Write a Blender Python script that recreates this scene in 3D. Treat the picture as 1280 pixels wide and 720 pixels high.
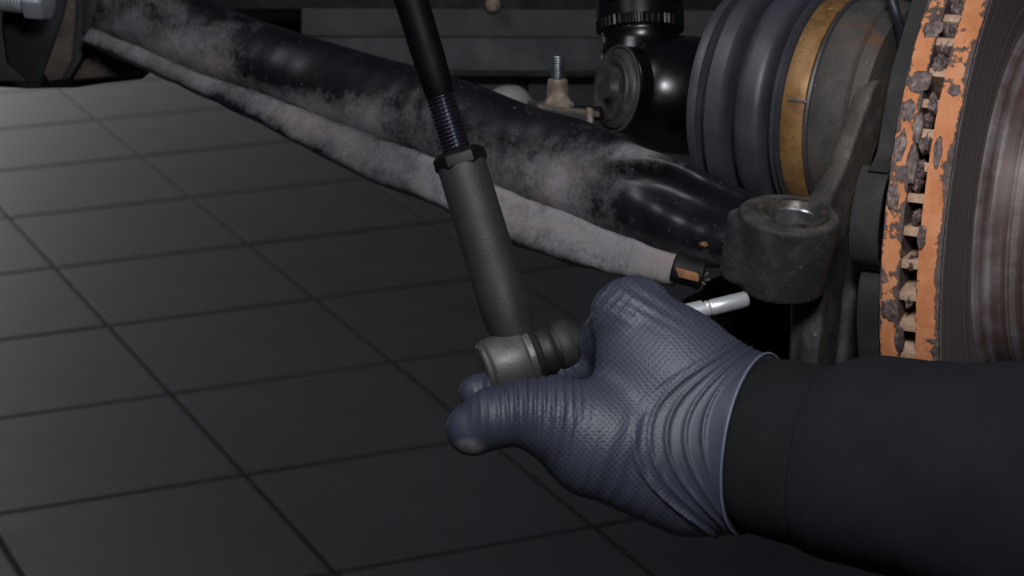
import bpy, bmesh, math, random
import numpy as np
from mathutils import Vector, Matrix

random.seed(4)
rng = np.random.default_rng(7)
scene = bpy.context.scene
COL = scene.collection
for o in list(bpy.data.objects):
    bpy.data.objects.remove(o)

# ------------------------------------------------------------------ camera
PITCH = math.radians(17.374)
FPX = 3000.0
CAM = np.array([0.0, 0.0, 1.134])
cx, sx = math.cos(PITCH), math.sin(PITCH)
RT = np.array([1.0, 0, 0])
FW = np.array([0, cx, -sx])
UP = np.array([0, sx, cx])
cam_d = bpy.data.cameras.new('camera')
cam = bpy.data.objects.new('camera', cam_d)
COL.objects.link(cam)
cam.location = CAM
cam.rotation_euler = (math.pi / 2 - PITCH, 0, 0)
cam_d.sensor_width = 36.0
cam_d.lens = FPX / 1280 * 36.0
cam_d.clip_start = 0.02
cam_d.dof.use_dof = True
cam_d.dof.focus_distance = 1.01
cam_d.dof.aperture_fstop = 26.0
scene.camera = cam

# ------------------------------------------------------------------ light
world = bpy.data.worlds.new('workshop_gloom')
scene.world = world
world.use_nodes = True
world.node_tree.nodes['Background'].inputs[0].default_value = (0.62, 0.68, 0.9, 1)
world.node_tree.nodes['Background'].inputs[1].default_value = 0.028


def area(name, loc, target, size, power, color, spread=math.pi):
    d = bpy.data.lights.new(name, 'AREA')
    d.shape = 'DISK'
    d.size = size
    d.energy = power
    d.color = color
    d.spread = spread
    o = bpy.data.objects.new(name, d)
    COL.objects.link(o)
    o.location = loc
    v = Vector(target) - Vector(loc)
    o.rotation_euler = v.to_track_quat('-Z', 'Y').to_euler()
    return o


area('work_lamp', (0.06, 0.34, 1.33), (0.09, 1.0, 0.86), 0.18, 2.0, (0.93, 0.95, 1.0), math.radians(110))
area('overhead_fill', (-0.9, 0.5, 2.3), (0.1, 1.1, 0.9), 0.6, 7.5, (0.9, 0.94, 1.0))  # unseen fill light, added from above left for the boot and arm tops
area('workshop_far_lamp', (-2.5, 7.0, 1.0), (-2.3, 6.4, 0.0), 0.8, 60.0, (0.95, 1.0, 0.95), math.radians(105))

scene.view_settings.view_transform = 'Standard'
scene.view_settings.look = 'None'
scene.view_settings.gamma = 1.0
scene.view_settings.use_curve_mapping = False
scene.view_settings.exposure = 0.0


# ------------------------------------------------------------------ helpers
def P(px, py, d):
    """world point seen at pixel (px, py) of the photograph at depth d along the view axis"""
    return CAM + RT * ((px - 640) / FPX * d) - UP * ((py - 360) / FPX * d) + FW * d


class Frame:
    """local frame: x right, y down, z towards the viewer, one unit = one photo pixel at depth d"""
    def __init__(s, xc, yc, d):
        s.xc, s.yc, s.k = xc, yc, d / FPX
        s.o = P(xc, yc, d)

    def __call__(s, pts):
        p = np.atleast_2d(np.asarray(pts, float))
        return s.o + ((p[:, 0:1] - s.xc) * RT - (p[:, 1:2] - s.yc) * UP - p[:, 2:3] * FW) * s.k

    def d(s, v):
        v = np.asarray(v, float)
        return (v[0] * RT - v[1] * UP - v[2] * FW)


def nrm(v):
    v = np.asarray(v, float)
    return v / np.linalg.norm(v)


ROOT = {}


def thing(name, label, cat, loc, group=None, kind=None):
    o = bpy.data.objects.new(name, None)
    o.empty_display_size = 0.02
    COL.objects.link(o)
    o.location = Vector(loc)
    if label:
        o['label'] = label
    if cat:
        o['category'] = cat
    if group:
        o['group'] = group
    if kind:
        o['kind'] = kind
    ROOT[o] = np.array(loc, float)
    return o


def obj(name, geo, mat, parent=None, smooth=True, label=None, attr=None, recalc=True, angle=None):
    verts, faces = geo
    verts = np.asarray(verts, float)
    base = ROOT.get(parent, np.zeros(3))
    me = bpy.data.meshes.new(name)
    me.from_pydata((verts - base).tolist(), [], [tuple(int(i) for i in f) for f in faces])
    if recalc:
        bm = bmesh.new()
        bm.from_mesh(me)
        bmesh.ops.recalc_face_normals(bm, faces=bm.faces)
        bm.to_mesh(me)
        bm.free()
    if smooth:
        me.polygons.foreach_set('use_smooth', [True] * len(me.polygons))
        if angle is not None:
            try:
                me.set_sharp_from_angle(angle=math.radians(angle))
            except Exception:
                pass
    if attr:
        for an, av in attr.items():
            a = me.attributes.new(an, 'FLOAT', 'POINT')
            a.data.foreach_set('value', np.asarray(av, np.float32))
    me.materials.append(mat)
    me.update()
    o = bpy.data.objects.new(name, me)
    COL.objects.link(o)
    if parent is not None:
        o.parent = parent
        ROOT[o] = base
    if label:
        o['label'] = label
    return o


def join(*geos):
    V, Fc, n = [], [], 0
    for v, f in geos:
        v = np.asarray(v, float)
        V.append(v)
        Fc += [tuple(int(i) + n for i in q) for q in f]
        n += len(v)
    return np.vstack(V), Fc


def grid_faces(nr, nc, closed=True, caps=True, base=0):
    f = []
    m = nc if closed else nc - 1
    for i in range(nr - 1):
        for j in range(m):
            a = base + i * nc + j
            b = base + i * nc + (j + 1) % nc
            f.append((a, b, b + nc, a + nc))
    if caps:
        f.append(tuple(base + j for j in range(nc))[::-1])
        f.append(tuple(base + (nr - 1) * nc + j for j in range(nc)))
    return f


def basis(axis, ref=None):
    a = nrm(axis)
    r = np.array([0, 0, 1.0]) if ref is None else np.asarray(ref, float)
    if abs(a @ nrm(r)) > 0.97:
        r = np.array([1.0, 0, 0])
    u = nrm(r - a * (a @ r))
    return a, u, np.cross(a, u)


def lathe(origin, axis, prof, n=48, caps=True, ref=None, fn=None, closed_prof=False):
    a, u, v = basis(axis, ref)
    th = np.linspace(0, 2 * math.pi, n, endpoint=False)
    V = []
    for s, r in prof:
        rr = np.full(n, r)
        ss = np.full(n, s)
        if fn is not None:
            ss, rr = fn(ss, rr, th)
        V.append(np.asarray(origin) + a * ss[:, None] + (np.cos(th)[:, None] * u + np.sin(th)[:, None] * v) * rr[:, None])
    V = np.vstack(V)
    nr = len(prof)
    F = grid_faces(nr, n, True, caps and not closed_prof)
    if closed_prof:
        for j in range(n):
            k = (j + 1) % n
            F.append(((nr - 1) * n + j, (nr - 1) * n + k, k, j))
    return V, F


def smooth_path(pts, m):
    p = np.asarray(pts, float)
    n = len(p)
    q = np.vstack([2 * p[0] - p[1], p, 2 * p[-1] - p[-2]])
    out = []
    for i in range(n - 1):
        p0, p1, p2, p3 = q[i], q[i + 1], q[i + 2], q[i + 3]
        for t in np.linspace(0, 1, m, endpoint=False):
            out.append(0.5 * ((2 * p1) + (-p0 + p2) * t + (2 * p0 - 5 * p1 + 4 * p2 - p3) * t * t + (-p0 + 3 * p1 - 3 * p2 + p3) * t ** 3))
    out.append(p[-1])
    return np.array(out)


def tube(pts, rad, n=16, caps=True):
    p = np.asarray(pts, float)
    m = len(p)
    rad = np.full(m, rad) if np.isscalar(rad) else np.asarray(rad, float)
    t = np.gradient(p, axis=0)
    t /= np.linalg.norm(t, axis=1)[:, None]
    _, u, _ = basis(t[0])
    V = []
    th = np.linspace(0, 2 * math.pi, n, endpoint=False)
    for i in range(m):
        u = nrm(u - t[i] * (t[i] @ u))
        w = np.cross(t[i], u)
        V.append(p[i] + (np.cos(th)[:, None] * u + np.sin(th)[:, None] * w) * rad[i])
    return np.vstack(V), grid_faces(m, n, True, caps)


def prism(poly, depth_vec):
    """extrude a world-space polygon along depth_vec"""
    p = np.asarray(poly, float)
    n = len(p)
    V = np.vstack([p, p + np.asarray(depth_vec, float)])
    F = [tuple(range(n)), tuple(range(2 * n - 1, n - 1, -1))]
    F += [(i, (i + 1) % n, (i + 1) % n + n, i + n) for i in range(n)]
    return V, F


def bevel(geo, w, seg=2):
    v, f = geo
    bm = bmesh.new()
    vs = [bm.verts.new(p) for p in np.asarray(v, float)]
    for q in f:
        bm.faces.new([vs[i] for i in q])
    bmesh.ops.recalc_face_normals(bm, faces=bm.faces)
    eds = [e for e in bm.edges if len(e.link_faces) == 2 and e.calc_face_angle(0) > 0.5]
    bmesh.ops.bevel(bm, geom=eds, offset=w, segments=seg, profile=0.6, affect='EDGES', clamp_overlap=True)
    bm.verts.index_update()
    V = np.array([p.co[:] for p in bm.verts])
    F = [tuple(q.index for q in fc.verts) for fc in bm.faces]
    bm.free()
    return V, F


def obox(c, ax, ay, az, hx, hy, hz, bw=0.0, seg=2):
    c = np.asarray(c, float)
    ax, ay, az = nrm(ax), nrm(ay), nrm(az)
    V = [c + sx_ * hx * ax + sy_ * hy * ay + sz_ * hz * az for sx_ in (-1, 1) for sy_ in (-1, 1) for sz_ in (-1, 1)]
    F = [(0, 1, 3, 2), (4, 6, 7, 5), (0, 4, 5, 1), (2, 3, 7, 6), (0, 2, 6, 4), (1, 5, 7, 3)]
    g = (np.array(V), F)
    return bevel(g, bw, seg) if bw > 0 else g


# --- implicit surfaces: signed distance on a grid -> surface nets
def rcone(p, a, b, ra, rb, zs=1.0):
    a = np.array(a, np.float32)
    b = np.array(b, np.float32)
    w = np.array([1, 1, 1 / zs], np.float32)
    a, b = a * w, b * w
    ab = b - a
    px, py, pz = p[0] - a[0], p[1] - a[1], p[2] / zs - a[2]
    t = np.clip((px * ab[0] + py * ab[1] + pz * ab[2]) / max(float(ab @ ab), 1e-9), 0, 1)
    return np.sqrt((px - t * ab[0]) ** 2 + (py - t * ab[1]) ** 2 + (pz - t * ab[2]) ** 2) - (ra + t * (rb - ra))


def smin(a, b, k):
    h = np.clip(0.5 + 0.5 * (b - a) / k, 0, 1)
    return b + (a - b) * h - k * h * (1 - h)


def surface_nets(fn, lo, hi, h):
    ax = [np.arange(lo[i], hi[i] + h, h, dtype=np.float32) for i in range(3)]
    p = np.meshgrid(*ax, indexing='ij', sparse=True)
    d = fn(p).astype(np.float32)
    d = np.broadcast_to(d, tuple(len(a) for a in ax)).copy()
    ins = d < 0
    cs = [(i, j, k) for i in (0, 1) for j in (0, 1) for k in (0, 1)]
    nx, ny, nz = d.shape
    sub = lambda A, c: A[c[0]:nx - 1 + c[0], c[1]:ny - 1 + c[1], c[2]:nz - 1 + c[2]]
    cnt = sum(sub(ins, c).astype(np.int8) for c in cs)
    act = (cnt > 0) & (cnt < 8)
    I = np.argwhere(act)
    val = {c: d[I[:, 0] + c[0], I[:, 1] + c[1], I[:, 2] + c[2]] for c in cs}
    acc = np.zeros((len(I), 3))
    num = np.zeros(len(I))
    for c in cs:
        for a in range(3):
            if c[a] == 0:
                c2 = list(c)
                c2[a] = 1
                c2 = tuple(c2)
                v0, v1 = val[c], val[c2]
                m = (v0 < 0) != (v1 < 0)
                t = np.where(m, v0 / np.where(m, v0 - v1, 1), 0)
                pt = np.tile(np.array(c, float), (len(I), 1))
                pt[:, a] += t
                acc += pt * m[:, None]
                num += m
    V = (I + acc / num[:, None]) * h + np.array(lo)
    idx = np.full(act.shape, -1, np.int64)
    idx[I[:, 0], I[:, 1], I[:, 2]] = np.arange(len(I))
    F = []
    for a in range(3):
        b, c = (a + 1) % 3, (a + 2) % 3
        s0 = [slice(None)] * 3
        s1 = [slice(None)] * 3
        s0[a] = slice(0, -1)
        s1[a] = slice(1, None)
        A, B = ins[tuple(s0)], ins[tuple(s1)]
        E = np.argwhere(A != B)
        ok = (E[:, b] > 0) & (E[:, c] > 0) & (E[:, b] < idx.shape[b]) & (E[:, c] < idx.shape[c])
        E = E[ok]
        fl = A[E[:, 0], E[:, 1], E[:, 2]]

        def at(db, dc):
            Q = E.copy()
            Q[:, b] += db
            Q[:, c] += dc
            return idx[Q[:, 0], Q[:, 1], Q[:, 2]]
        q = np.stack([at(-1, -1), at(0, -1), at(0, 0), at(-1, 0)], 1)
        q[~fl] = q[~fl][:, ::-1]
        F.append(q[(q >= 0).all(1)])
    F = np.vstack(F)
    return V, F


def vnormals(V, F):
    F = np.asarray(F)
    n = np.cross(V[F[:, 2]] - V[F[:, 0]], V[F[:, 3]] - V[F[:, 1]])
    N = np.zeros_like(V)
    for i in range(4):
        np.add.at(N, F[:, i], n)
    return N / (np.linalg.norm(N, axis=1)[:, None] + 1e-12)


def relax(V, F, it=2, lam=0.5):
    F = np.asarray(F)
    for _ in range(it):
        S = np.zeros_like(V)
        c = np.zeros(len(V))
        for i in range(4):
            a, b = F[:, i], F[:, (i + 1) % 4]
            np.add.at(S, a, V[b])
            np.add.at(S, b, V[a])
            np.add.at(c, a, 1)
            np.add.at(c, b, 1)
        V = V + lam * (S / np.maximum(c, 1)[:, None] - V)
    return V


def vnoise(p, seed=0, n=7):
    """cheap smooth noise from summed sines, about -1..1"""
    r = np.random.default_rng(seed)
    out = 0
    for _ in range(n):
        k = r.normal(size=3)
        out = out + np.sin(p @ k + r.uniform(0, 6.28))
    return out / n * 1.6


# ------------------------------------------------------------------ materials
def srgb(r, g, b):
    f = lambda c: (c / 255) / 12.92 if c / 255 <= 0.04045 else ((c / 255 + 0.055) / 1.055) ** 2.4
    return (f(r), f(g), f(b), 1.0)


class NT:
    def __init__(s, name):
        s.m = bpy.data.materials.new(name)
        s.m.use_nodes = True
        s.t = s.m.node_tree
        s.b = s.t.nodes['Principled BSDF']
        s.tc = s.t.nodes.new('ShaderNodeTexCoord')

    def node(s, t, **kw):
        n = s.t.nodes.new(t)
        for k, v in kw.items():
            setattr(n, k, v)
        return n

    def link(s, a, b):
        s.t.links.new(a, b)

    def vec(s, scale=(1, 1, 1), rot=(0, 0, 0)):
        m = s.node('ShaderNodeMapping')
        m.inputs['Scale'].default_value = scale
        m.inputs['Rotation'].default_value = rot
        s.link(s.tc.outputs['Object'], m.inputs[0])
        return m.outputs[0]

    def noise(s, scale, detail=6, rough=0.6, vec=None, dist=0.0):
        n = s.node('ShaderNodeTexNoise')
        n.inputs['Scale'].default_value = scale
        n.inputs['Detail'].default_value = detail
        n.inputs['Roughness'].default_value = rough
        n.inputs['Distortion'].default_value = dist
        s.link(vec if vec is not None else s.tc.outputs['Object'], n.inputs['Vector'])
        return n.outputs['Fac']

    def ramp(s, fac, stops, interp='LINEAR'):
        r = s.node('ShaderNodeValToRGB')
        r.color_ramp.interpolation = interp
        e = r.color_ramp.elements
        while len(e) < len(stops):
            e.new(0.5)
        for el, (p, c) in zip(e, stops):
            el.position = p
            el.color = c if not np.isscalar(c) else (c, c, c, 1)
        s.link(fac, r.inputs[0])
        return r.outputs[0]

    def math(s, op, a, b=None, clamp=False):
        n = s.node('ShaderNodeMath', operation=op, use_clamp=clamp)
        for i, x in enumerate((a, b)):
            if x is None:
                continue
            if np.isscalar(x):
                n.inputs[i].default_value = x
            else:
                s.link(x, n.inputs[i])
        return n.outputs[0]

    def mix(s, fac, a, b):
        n = s.node('ShaderNodeMix', data_type='RGBA')
        for k, x in ((0, fac), (6, a), (7, b)):
            if np.isscalar(x):
                n.inputs[k].default_value = x
            elif isinstance(x, tuple):
                n.inputs[k].default_value = x
            else:
                s.link(x, n.inputs[k])
        return n.outputs[2]

    def attr(s, name):
        n = s.node('ShaderNodeAttribute', attribute_name=name)
        return n.outputs['Fac']

    def bump(s, h, strength=0.3, dist=0.001, prev=None):
        n = s.node('ShaderNodeBump')
        n.inputs['Strength'].default_value = strength
        n.inputs['Distance'].default_value = dist
        s.link(h, n.inputs['Height'])
        if prev is not None:
            s.link(prev, n.inputs['Normal'])
        return n.outputs[0]

    def out(s, color=None, rough=None, metal=None, normal=None, spec=None, coat=None, sheen=None):
        for k, x in (('Base Color', color), ('Roughness', rough), ('Metallic', metal), ('Normal', normal),
                     ('Specular IOR Level', spec), ('Coat Weight', coat), ('Sheen Weight', sheen)):
            if x is None:
                continue
            if np.isscalar(x) or isinstance(x, tuple):
                s.b.inputs[k].default_value = x
            else:
                s.link(x, s.b.inputs[k])
        return s.m


def grime(name, c1, c2, c3=None, scale=60, rough=(0.5, 0.75), metal=0.0, bump=0.25, bscale=400, speck=None, spec=0.5, speck_t=0.70, lo=0.35, hi=0.65, coat=None):
    t = NT(name)
    f = t.noise(scale, 8, 0.65)
    stops = [(lo, c1), (hi, c2)] if c3 is None else [(lo, c1), ((lo + hi) / 2, c2), (hi, c3)]
    col = t.ramp(f, stops)
    if speck is not None:
        s = t.ramp(t.noise(bscale * 1.6, 2, 0.5), [(speck_t, 0.0), (speck_t + 0.04, 1.0)])
        col = t.mix(s, col, speck)
    r = t.ramp(t.noise(scale * 1.7, 6, 0.6), [(0.3, rough[0]), (0.7, rough[1])])
    nb = t.bump(t.noise(bscale, 5, 0.6), bump, 0.0006)
    return t.out(col, r, metal, nb, spec, coat)


M = {}
M['arm'] = None


def build_materials():
    # floor tile and grout
    t = NT('floor_tile')
    f = t.noise(9, 6, 0.6)
    col = t.ramp(f, [(0.3, srgb(93, 93, 96)), (0.7, srgb(100, 100, 103))])
    sp = t.ramp(t.noise(60, 3, 0.5), [(0.72, 0.0), (0.8, 0.5)])
    col = t.mix(sp, col, srgb(84, 83, 83))
    t.out(col, t.ramp(t.noise(14, 5), [(0.3, 0.56), (0.7, 0.64)]), 0.0, t.bump(t.noise(300, 3), 0.05, 0.0005), 0.45)
    M['tile'] = t.m
    M['grout'] = grime('floor_grout', srgb(30, 29, 29), srgb(42, 40, 39), scale=40, rough=(0.8, 0.95), bump=0.3)
    # dusty black paint of the control arm, dust amount and painted lit tone from the 'dust' attribute
    t = NT('dusty_black_paint')
    d = t.attr('dust')
    n1 = t.noise(20, 12, 0.72)
    n2 = t.noise(95, 8, 0.7)
    n3 = t.noise(700, 4, 0.6)
    s = t.math('ADD', t.math('MULTIPLY', n1, 0.65), t.math('MULTIPLY', n2, 0.35))
    s = t.math('ADD', t.math('MULTIPLY', t.math('SUBTRACT', s, 0.5), 4.6), t.math('MULTIPLY', t.math('ADD', d, 0.1), 0.75))
    s = t.math('ADD', s, t.math('MULTIPLY', t.math('SUBTRACT', n3, 0.5), 0.7), True)
    s = t.math('MULTIPLY', s, t.math('ADD', t.math('MULTIPLY', t.math('MAXIMUM', d, 0.0), 0.6), 0.45), True)
    dust = t.mix(t.ramp(t.noise(45, 5), [(0.4, 0.0), (0.62, 1.0)]), srgb(124, 122, 127), srgb(130, 121, 118))
    paint = t.mix(t.ramp(t.noise(70, 5), [(0.4, 0.0), (0.7, 1.0)]), srgb(13, 13, 16), srgb(24, 24, 30))
    sp = t.ramp(t.noise(620, 2, 0.5), [(0.73, 0.0), (0.76, 1.0)])
    col = t.mix(s, paint, dust)
    col = t.mix(t.math('MULTIPLY', sp, 0.55), col, srgb(150, 148, 150))
    rough = t.math('ADD', t.math('MULTIPLY', s, 0.45), 0.36)
    sb = t.math('ADD', t.math('MULTIPLY', s, 0.8), 0.12)
    nb = t.bump(t.math('MULTIPLY', n2, sb), 0.3, 0.0016)
    nb = t.bump(t.math('MULTIPLY', n3, sb), 0.3, 0.0006, nb)
    M['arm'] = t.out(col, rough, 0.0, nb, 0.5)
    M['tie_sleeve'] = grime('phosphated_steel', srgb(41, 41, 41), srgb(49, 49, 49), scale=40, rough=(0.55, 0.65), metal=0.2, bump=0.3, bscale=900, speck=srgb(120, 120, 116), speck_t=0.74)
    M['housing'] = grime('bare_forged_steel', srgb(80, 78, 76), srgb(94, 92, 88), scale=50, rough=(0.42, 0.55), metal=0.45, bump=0.25, bscale=700, speck=srgb(150, 148, 142), speck_t=0.74)
    M['black_gloss'] = grime('glossy_black_paint', srgb(6, 6, 8), srgb(12, 12, 15), scale=30, rough=(0.2, 0.32), bump=0.08, bscale=300, speck=srgb(50, 50, 56), speck_t=0.78)
    M['black_rod'] = grime('satin_black_rod', srgb(4, 4, 5), srgb(8, 8, 9), scale=30, rough=(0.5, 0.6), bump=0.15, bscale=400, spec=0.12)
    M['thread_dark'] = grime('dark_oiled_thread', srgb(52, 52, 62), srgb(70, 70, 84), scale=60, rough=(0.22, 0.32), metal=0.85, bump=0.1)
    M['thread_bright'] = grime('zinc_thread', srgb(120, 124, 130), srgb(160, 162, 166), scale=80, rough=(0.25, 0.4), metal=0.9, bump=0.1)
    M['boot'] = grime('black_rubber_boot', srgb(16, 16, 17), srgb(28, 28, 29), scale=80, rough=(0.5, 0.65), bump=0.2, bscale=600, speck=srgb(74, 72, 70), speck_t=0.73)
    t = NT('cv_rubber')
    c = t.ramp(t.noise(30, 7, 0.6), [(0.35, srgb(46, 46, 51)), (0.65, srgb(62, 62, 68))])
    sp = t.ramp(t.noise(700, 2, 0.5), [(0.71, 0.0), (0.75, 0.7)])
    c = t.mix(sp, c, srgb(92, 92, 94))
    t.out(c, t.ramp(t.noise(40, 6), [(0.3, 0.42), (0.7, 0.54)]), 0.0, t.bump(t.noise(500, 4), 0.15, 0.0006), 0.6)
    M['cv_rubber'] = t.m
    M['brass'] = grime('tarnished_brass_band', srgb(98, 70, 42), srgb(140, 103, 61), srgb(156, 123, 82), scale=55, rough=(0.4, 0.6), metal=0.35, bump=0.25, bscale=500, speck=srgb(70, 52, 34), speck_t=0.68)
    t = NT('rusty_joint_steel')
    c = t.ramp(t.noise(45, 8, 0.65), [(0.32, srgb(58, 55, 52)), (0.55, srgb(78, 73, 68)), (0.72, srgb(92, 82, 74))])
    ru = t.ramp(t.noise(34, 7, 0.7, dist=0.4), [(0.53, 0.0), (0.64, 0.8)])
    c = t.mix(ru, c, srgb(104, 66, 42))
    sp = t.ramp(t.noise(480, 2, 0.5), [(0.71, 0.0), (0.75, 0.8)])
    c = t.mix(sp, c, srgb(140, 134, 126))
    t.out(c, 0.72, 0.15, t.bump(t.noise(260, 6), 0.4, 0.0012), 0.4)
    M['rusty'] = t.m
    t = NT('cast_iron')
    c = t.ramp(t.noise(36, 8, 0.62), [(0.34, srgb(31, 31, 33)), (0.62, srgb(42, 41, 43))])
    d = t.attr('dust')
    c2 = t.ramp(t.noise(80, 7, 0.65), [(0.35, srgb(84, 76, 70)), (0.65, srgb(108, 98, 90))])
    s = t.math('ADD', t.math('MULTIPLY', t.math('SUBTRACT', t.noise(60, 8, 0.7), 0.5), 1.8), d, True)
    c = t.mix(s, c, c2)
    sp = t.ramp(t.noise(520, 2, 0.5), [(0.73, 0.0), (0.77, 0.6)])
    c = t.mix(sp, c, srgb(125, 120, 114))
    nb = t.bump(t.noise(90, 4), 0.25, 0.0015)
    t.out(c, 0.7, 0.1, t.bump(t.noise(380, 5), 0.5, 0.001, nb), 0.45)
    M['cast'] = t.m
    M['bore'] = grime('machined_bore', srgb(130, 130, 132), srgb(175, 175, 176), scale=70, rough=(0.22, 0.42), metal=0.95, bump=0.15)
    M['bore_ring'] = grime('greasy_machined_ring', srgb(46, 43, 40), srgb(72, 67, 62), srgb(104, 98, 90), scale=160, rough=(0.3, 0.55), metal=0.5, bump=0.3)
    M['chrome'] = grime('polished_stud', srgb(205, 205, 208), srgb(228, 228, 230), scale=50, rough=(0.3, 0.4), metal=0.6, bump=0.1, bscale=200)
    # rotor edge: orange primer-like rust with grey scale
    t = NT('orange_rotor_edge')
    cr = t.attr('crust')
    n = t.math('ADD', t.math('MULTIPLY', t.noise(70, 7, 0.62), 0.7), t.math('MULTIPLY', t.noise(260, 6, 0.65), 0.3))
    s = t.math('ADD', t.math('MULTIPLY', t.math('SUBTRACT', n, 0.5), 5.0), cr)
    s = t.ramp(s, [(0.42, 0.0), (0.56, 1.0)])
    org = t.ramp(t.noise(55, 6, 0.6), [(0.3, srgb(180, 110, 68)), (0.5, srgb(200, 130, 86)), (0.72, srgb(208, 146, 108))])
    gry = t.ramp(t.noise(300, 6, 0.65), [(0.3, srgb(70, 58, 54)), (0.6, srgb(104, 90, 86)), (0.75, srgb(128, 116, 112))])
    c = t.mix(s, org, gry)
    hh = t.math('MULTIPLY', s, t.noise(330, 6))
    t.out(c, 0.75, 0.0, t.bump(hh, 0.7, 0.0016, t.bump(t.noise(200, 5), 0.2, 0.0008)), 0.35)
    M['rotor_edge'] = t.m
    M['vane'] = grime('pale_rusty_vane', srgb(150, 116, 94), srgb(182, 148, 122), srgb(196, 168, 144), scale=140, rough=(0.7, 0.85), bump=0.4)
    M['crust'] = grime('grey_rust_scale', srgb(66, 54, 51), srgb(98, 82, 78), srgb(140, 122, 116), scale=260, rough=(0.45, 0.7), metal=0.2, bump=0.7, bscale=420)
    # swept rotor face with concentric wear rings
    t = NT('worn_rotor_face')
    rr = t.attr('rad')
    w = t.node('ShaderNodeTexNoise')
    w.noise_dimensions = '1D'
    w.inputs['Scale'].default_value = 420
    w.inputs['Detail'].default_value = 6
    t.link(rr, w.inputs['W'])
    c = t.ramp(w.outputs['Fac'], [(0.3, srgb(96, 90, 88)), (0.5, srgb(124, 118, 118)), (0.62, srgb(138, 112, 102)), (0.75, srgb(158, 154, 154))])
    t.out(c, 0.5, 0.15, t.bump(w.outputs['Fac'], 0.3, 0.0006), 0.4)
    M['rotor_face'] = t.m
    t = NT('worn_rotor_hat')
    w = t.node('ShaderNodeTexNoise')
    w.noise_dimensions = '1D'
    w.inputs['Scale'].default_value = 260
    w.inputs['Detail'].default_value = 7
    t.link(t.attr('rad'), w.inputs['W'])
    f = t.math('ADD', t.math('MULTIPLY', w.outputs['Fac'], 0.6), t.math('MULTIPLY', t.noise(45, 8, 0.7), 0.4))
    c = t.ramp(f, [(0.36, srgb(72, 58, 54)), (0.48, srgb(98, 80, 76)), (0.58, srgb(134, 124, 122)), (0.68, srgb(172, 168, 170))])
    t.out(c, 0.5, 0.2, t.bump(f, 0.3, 0.001), 0.4)
    M['hat'] = t.m
    M['shield'] = grime('dull_black_shield', srgb(30, 28, 28), srgb(42, 38, 37), srgb(58, 50, 46), scale=50, rough=(0.7, 0.85), bump=0.3, lo=0.4, hi=0.75)
    M['bush_rubber'] = grime('dusty_bushing_rubber', srgb(34, 33, 34), srgb(52, 50, 50), srgb(74, 70, 68), scale=70, rough=(0.45, 0.65), bump=0.25)
    M['tan_rust'] = grime('tan_rusty_nut', srgb(88, 72, 57), srgb(122, 106, 90), srgb(164, 152, 138), scale=120, rough=(0.5, 0.7), metal=0.2, bump=0.5)
    M['edge_rust'] = grime('brown_bracket', srgb(70, 62, 56), srgb(92, 84, 78), srgb(128, 98, 60), scale=110, rough=(0.55, 0.75), metal=0.2, bump=0.4)
    M['orange_rust'] = grime('bright_rust', srgb(60, 44, 34), srgb(104, 66, 38), srgb(140, 90, 52), scale=150, rough=(0.6, 0.8), bump=0.6)
    M['dark_plate'] = grime('dark_underbody_steel', srgb(15, 15, 17), srgb(27, 26, 28), scale=40, rough=(0.5, 0.7), bump=0.3, spec=0.22)
    M['black_satin'] = grime('satin_black_collar', srgb(9, 9, 11), srgb(17, 17, 20), scale=60, rough=(0.5, 0.6), bump=0.12, bscale=500, spec=0.25)
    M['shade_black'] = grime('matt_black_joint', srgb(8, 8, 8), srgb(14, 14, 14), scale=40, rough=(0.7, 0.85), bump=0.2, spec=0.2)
    M['brown_plate'] = grime('brown_dusty_plate', srgb(50, 43, 40), srgb(70, 60, 55), srgb(86, 75, 70), scale=50, rough=(0.65, 0.85), bump=0.4, spec=0.2)
    M['rail'] = grime('brownish_frame_rail', srgb(50, 45, 43), srgb(66, 59, 56), scale=18, rough=(0.6, 0.8), bump=0.3)
    M['rail_low'] = grime('blueblack_frame_rail', srgb(32, 32, 36), srgb(46, 45, 49), scale=20, rough=(0.5, 0.7), bump=0.3)
    M['zinc_bolt'] = grime('zinc_bolt', srgb(128, 130, 136), srgb(160, 162, 168), scale=60, rough=(0.4, 0.55), metal=0.3, bump=0.2)
    M['pale'] = grime('pale_grey_plastic', srgb(140, 141, 134), srgb(156, 156, 148), scale=40, rough=(0.5, 0.6), bump=0.15)
    M['hose'] = grime('blue_black_hose', srgb(26, 30, 38), srgb(42, 46, 56), scale=60, rough=(0.35, 0.5), bump=0.15)
    # nitrile glove with diamond grip texture
    t = NT('blue_nitrile')
    ax1, ax2 = nrm(RT * 0.72 + UP * 0.69), nrm(RT * 0.72 - UP * 0.69)

    def wave(axis, freq):
        v = t.node('ShaderNodeVectorMath', operation='DOT_PRODUCT')
        t.link(t.tc.outputs['Object'], v.inputs[0])
        v.inputs[1].default_value = tuple(axis)
        wob = t.math('MULTIPLY', t.noise(70, 3), 0.004)
        return t.math('SINE', t.math('MULTIPLY', t.math('ADD', v.outputs['Value'], wob), freq))
    h = t.math('MAXIMUM', wave(ax1, 3300), wave(ax2, 3300))
    grip = t.attr('grip')
    hg = t.math('MULTIPLY', h, grip)
    c = t.ramp(t.noise(26, 5), [(0.3, srgb(46, 48, 61)), (0.7, srgb(53, 55, 69))])
    hi = t.math('MULTIPLY', t.ramp(hg, [(0.55, 0.0), (1.0, 1.0)]), 0.10)
    c = t.mix(hi, c, srgb(124, 128, 150))
    di = t.ramp(t.attr('dirt'), [(0.3, 0.0), (0.9, 0.7)])
    c = t.mix(t.math('MULTIPLY', di, t.noise(240, 5)), c, srgb(150, 140, 138))
    nb = t.bump(hg, 0.14, 0.0005)
    t.out(c, 0.52, 0.0, t.bump(t.noise(600, 4), 0.08, 0.0006, nb), 0.5)
    M['glove'] = t.m
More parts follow.
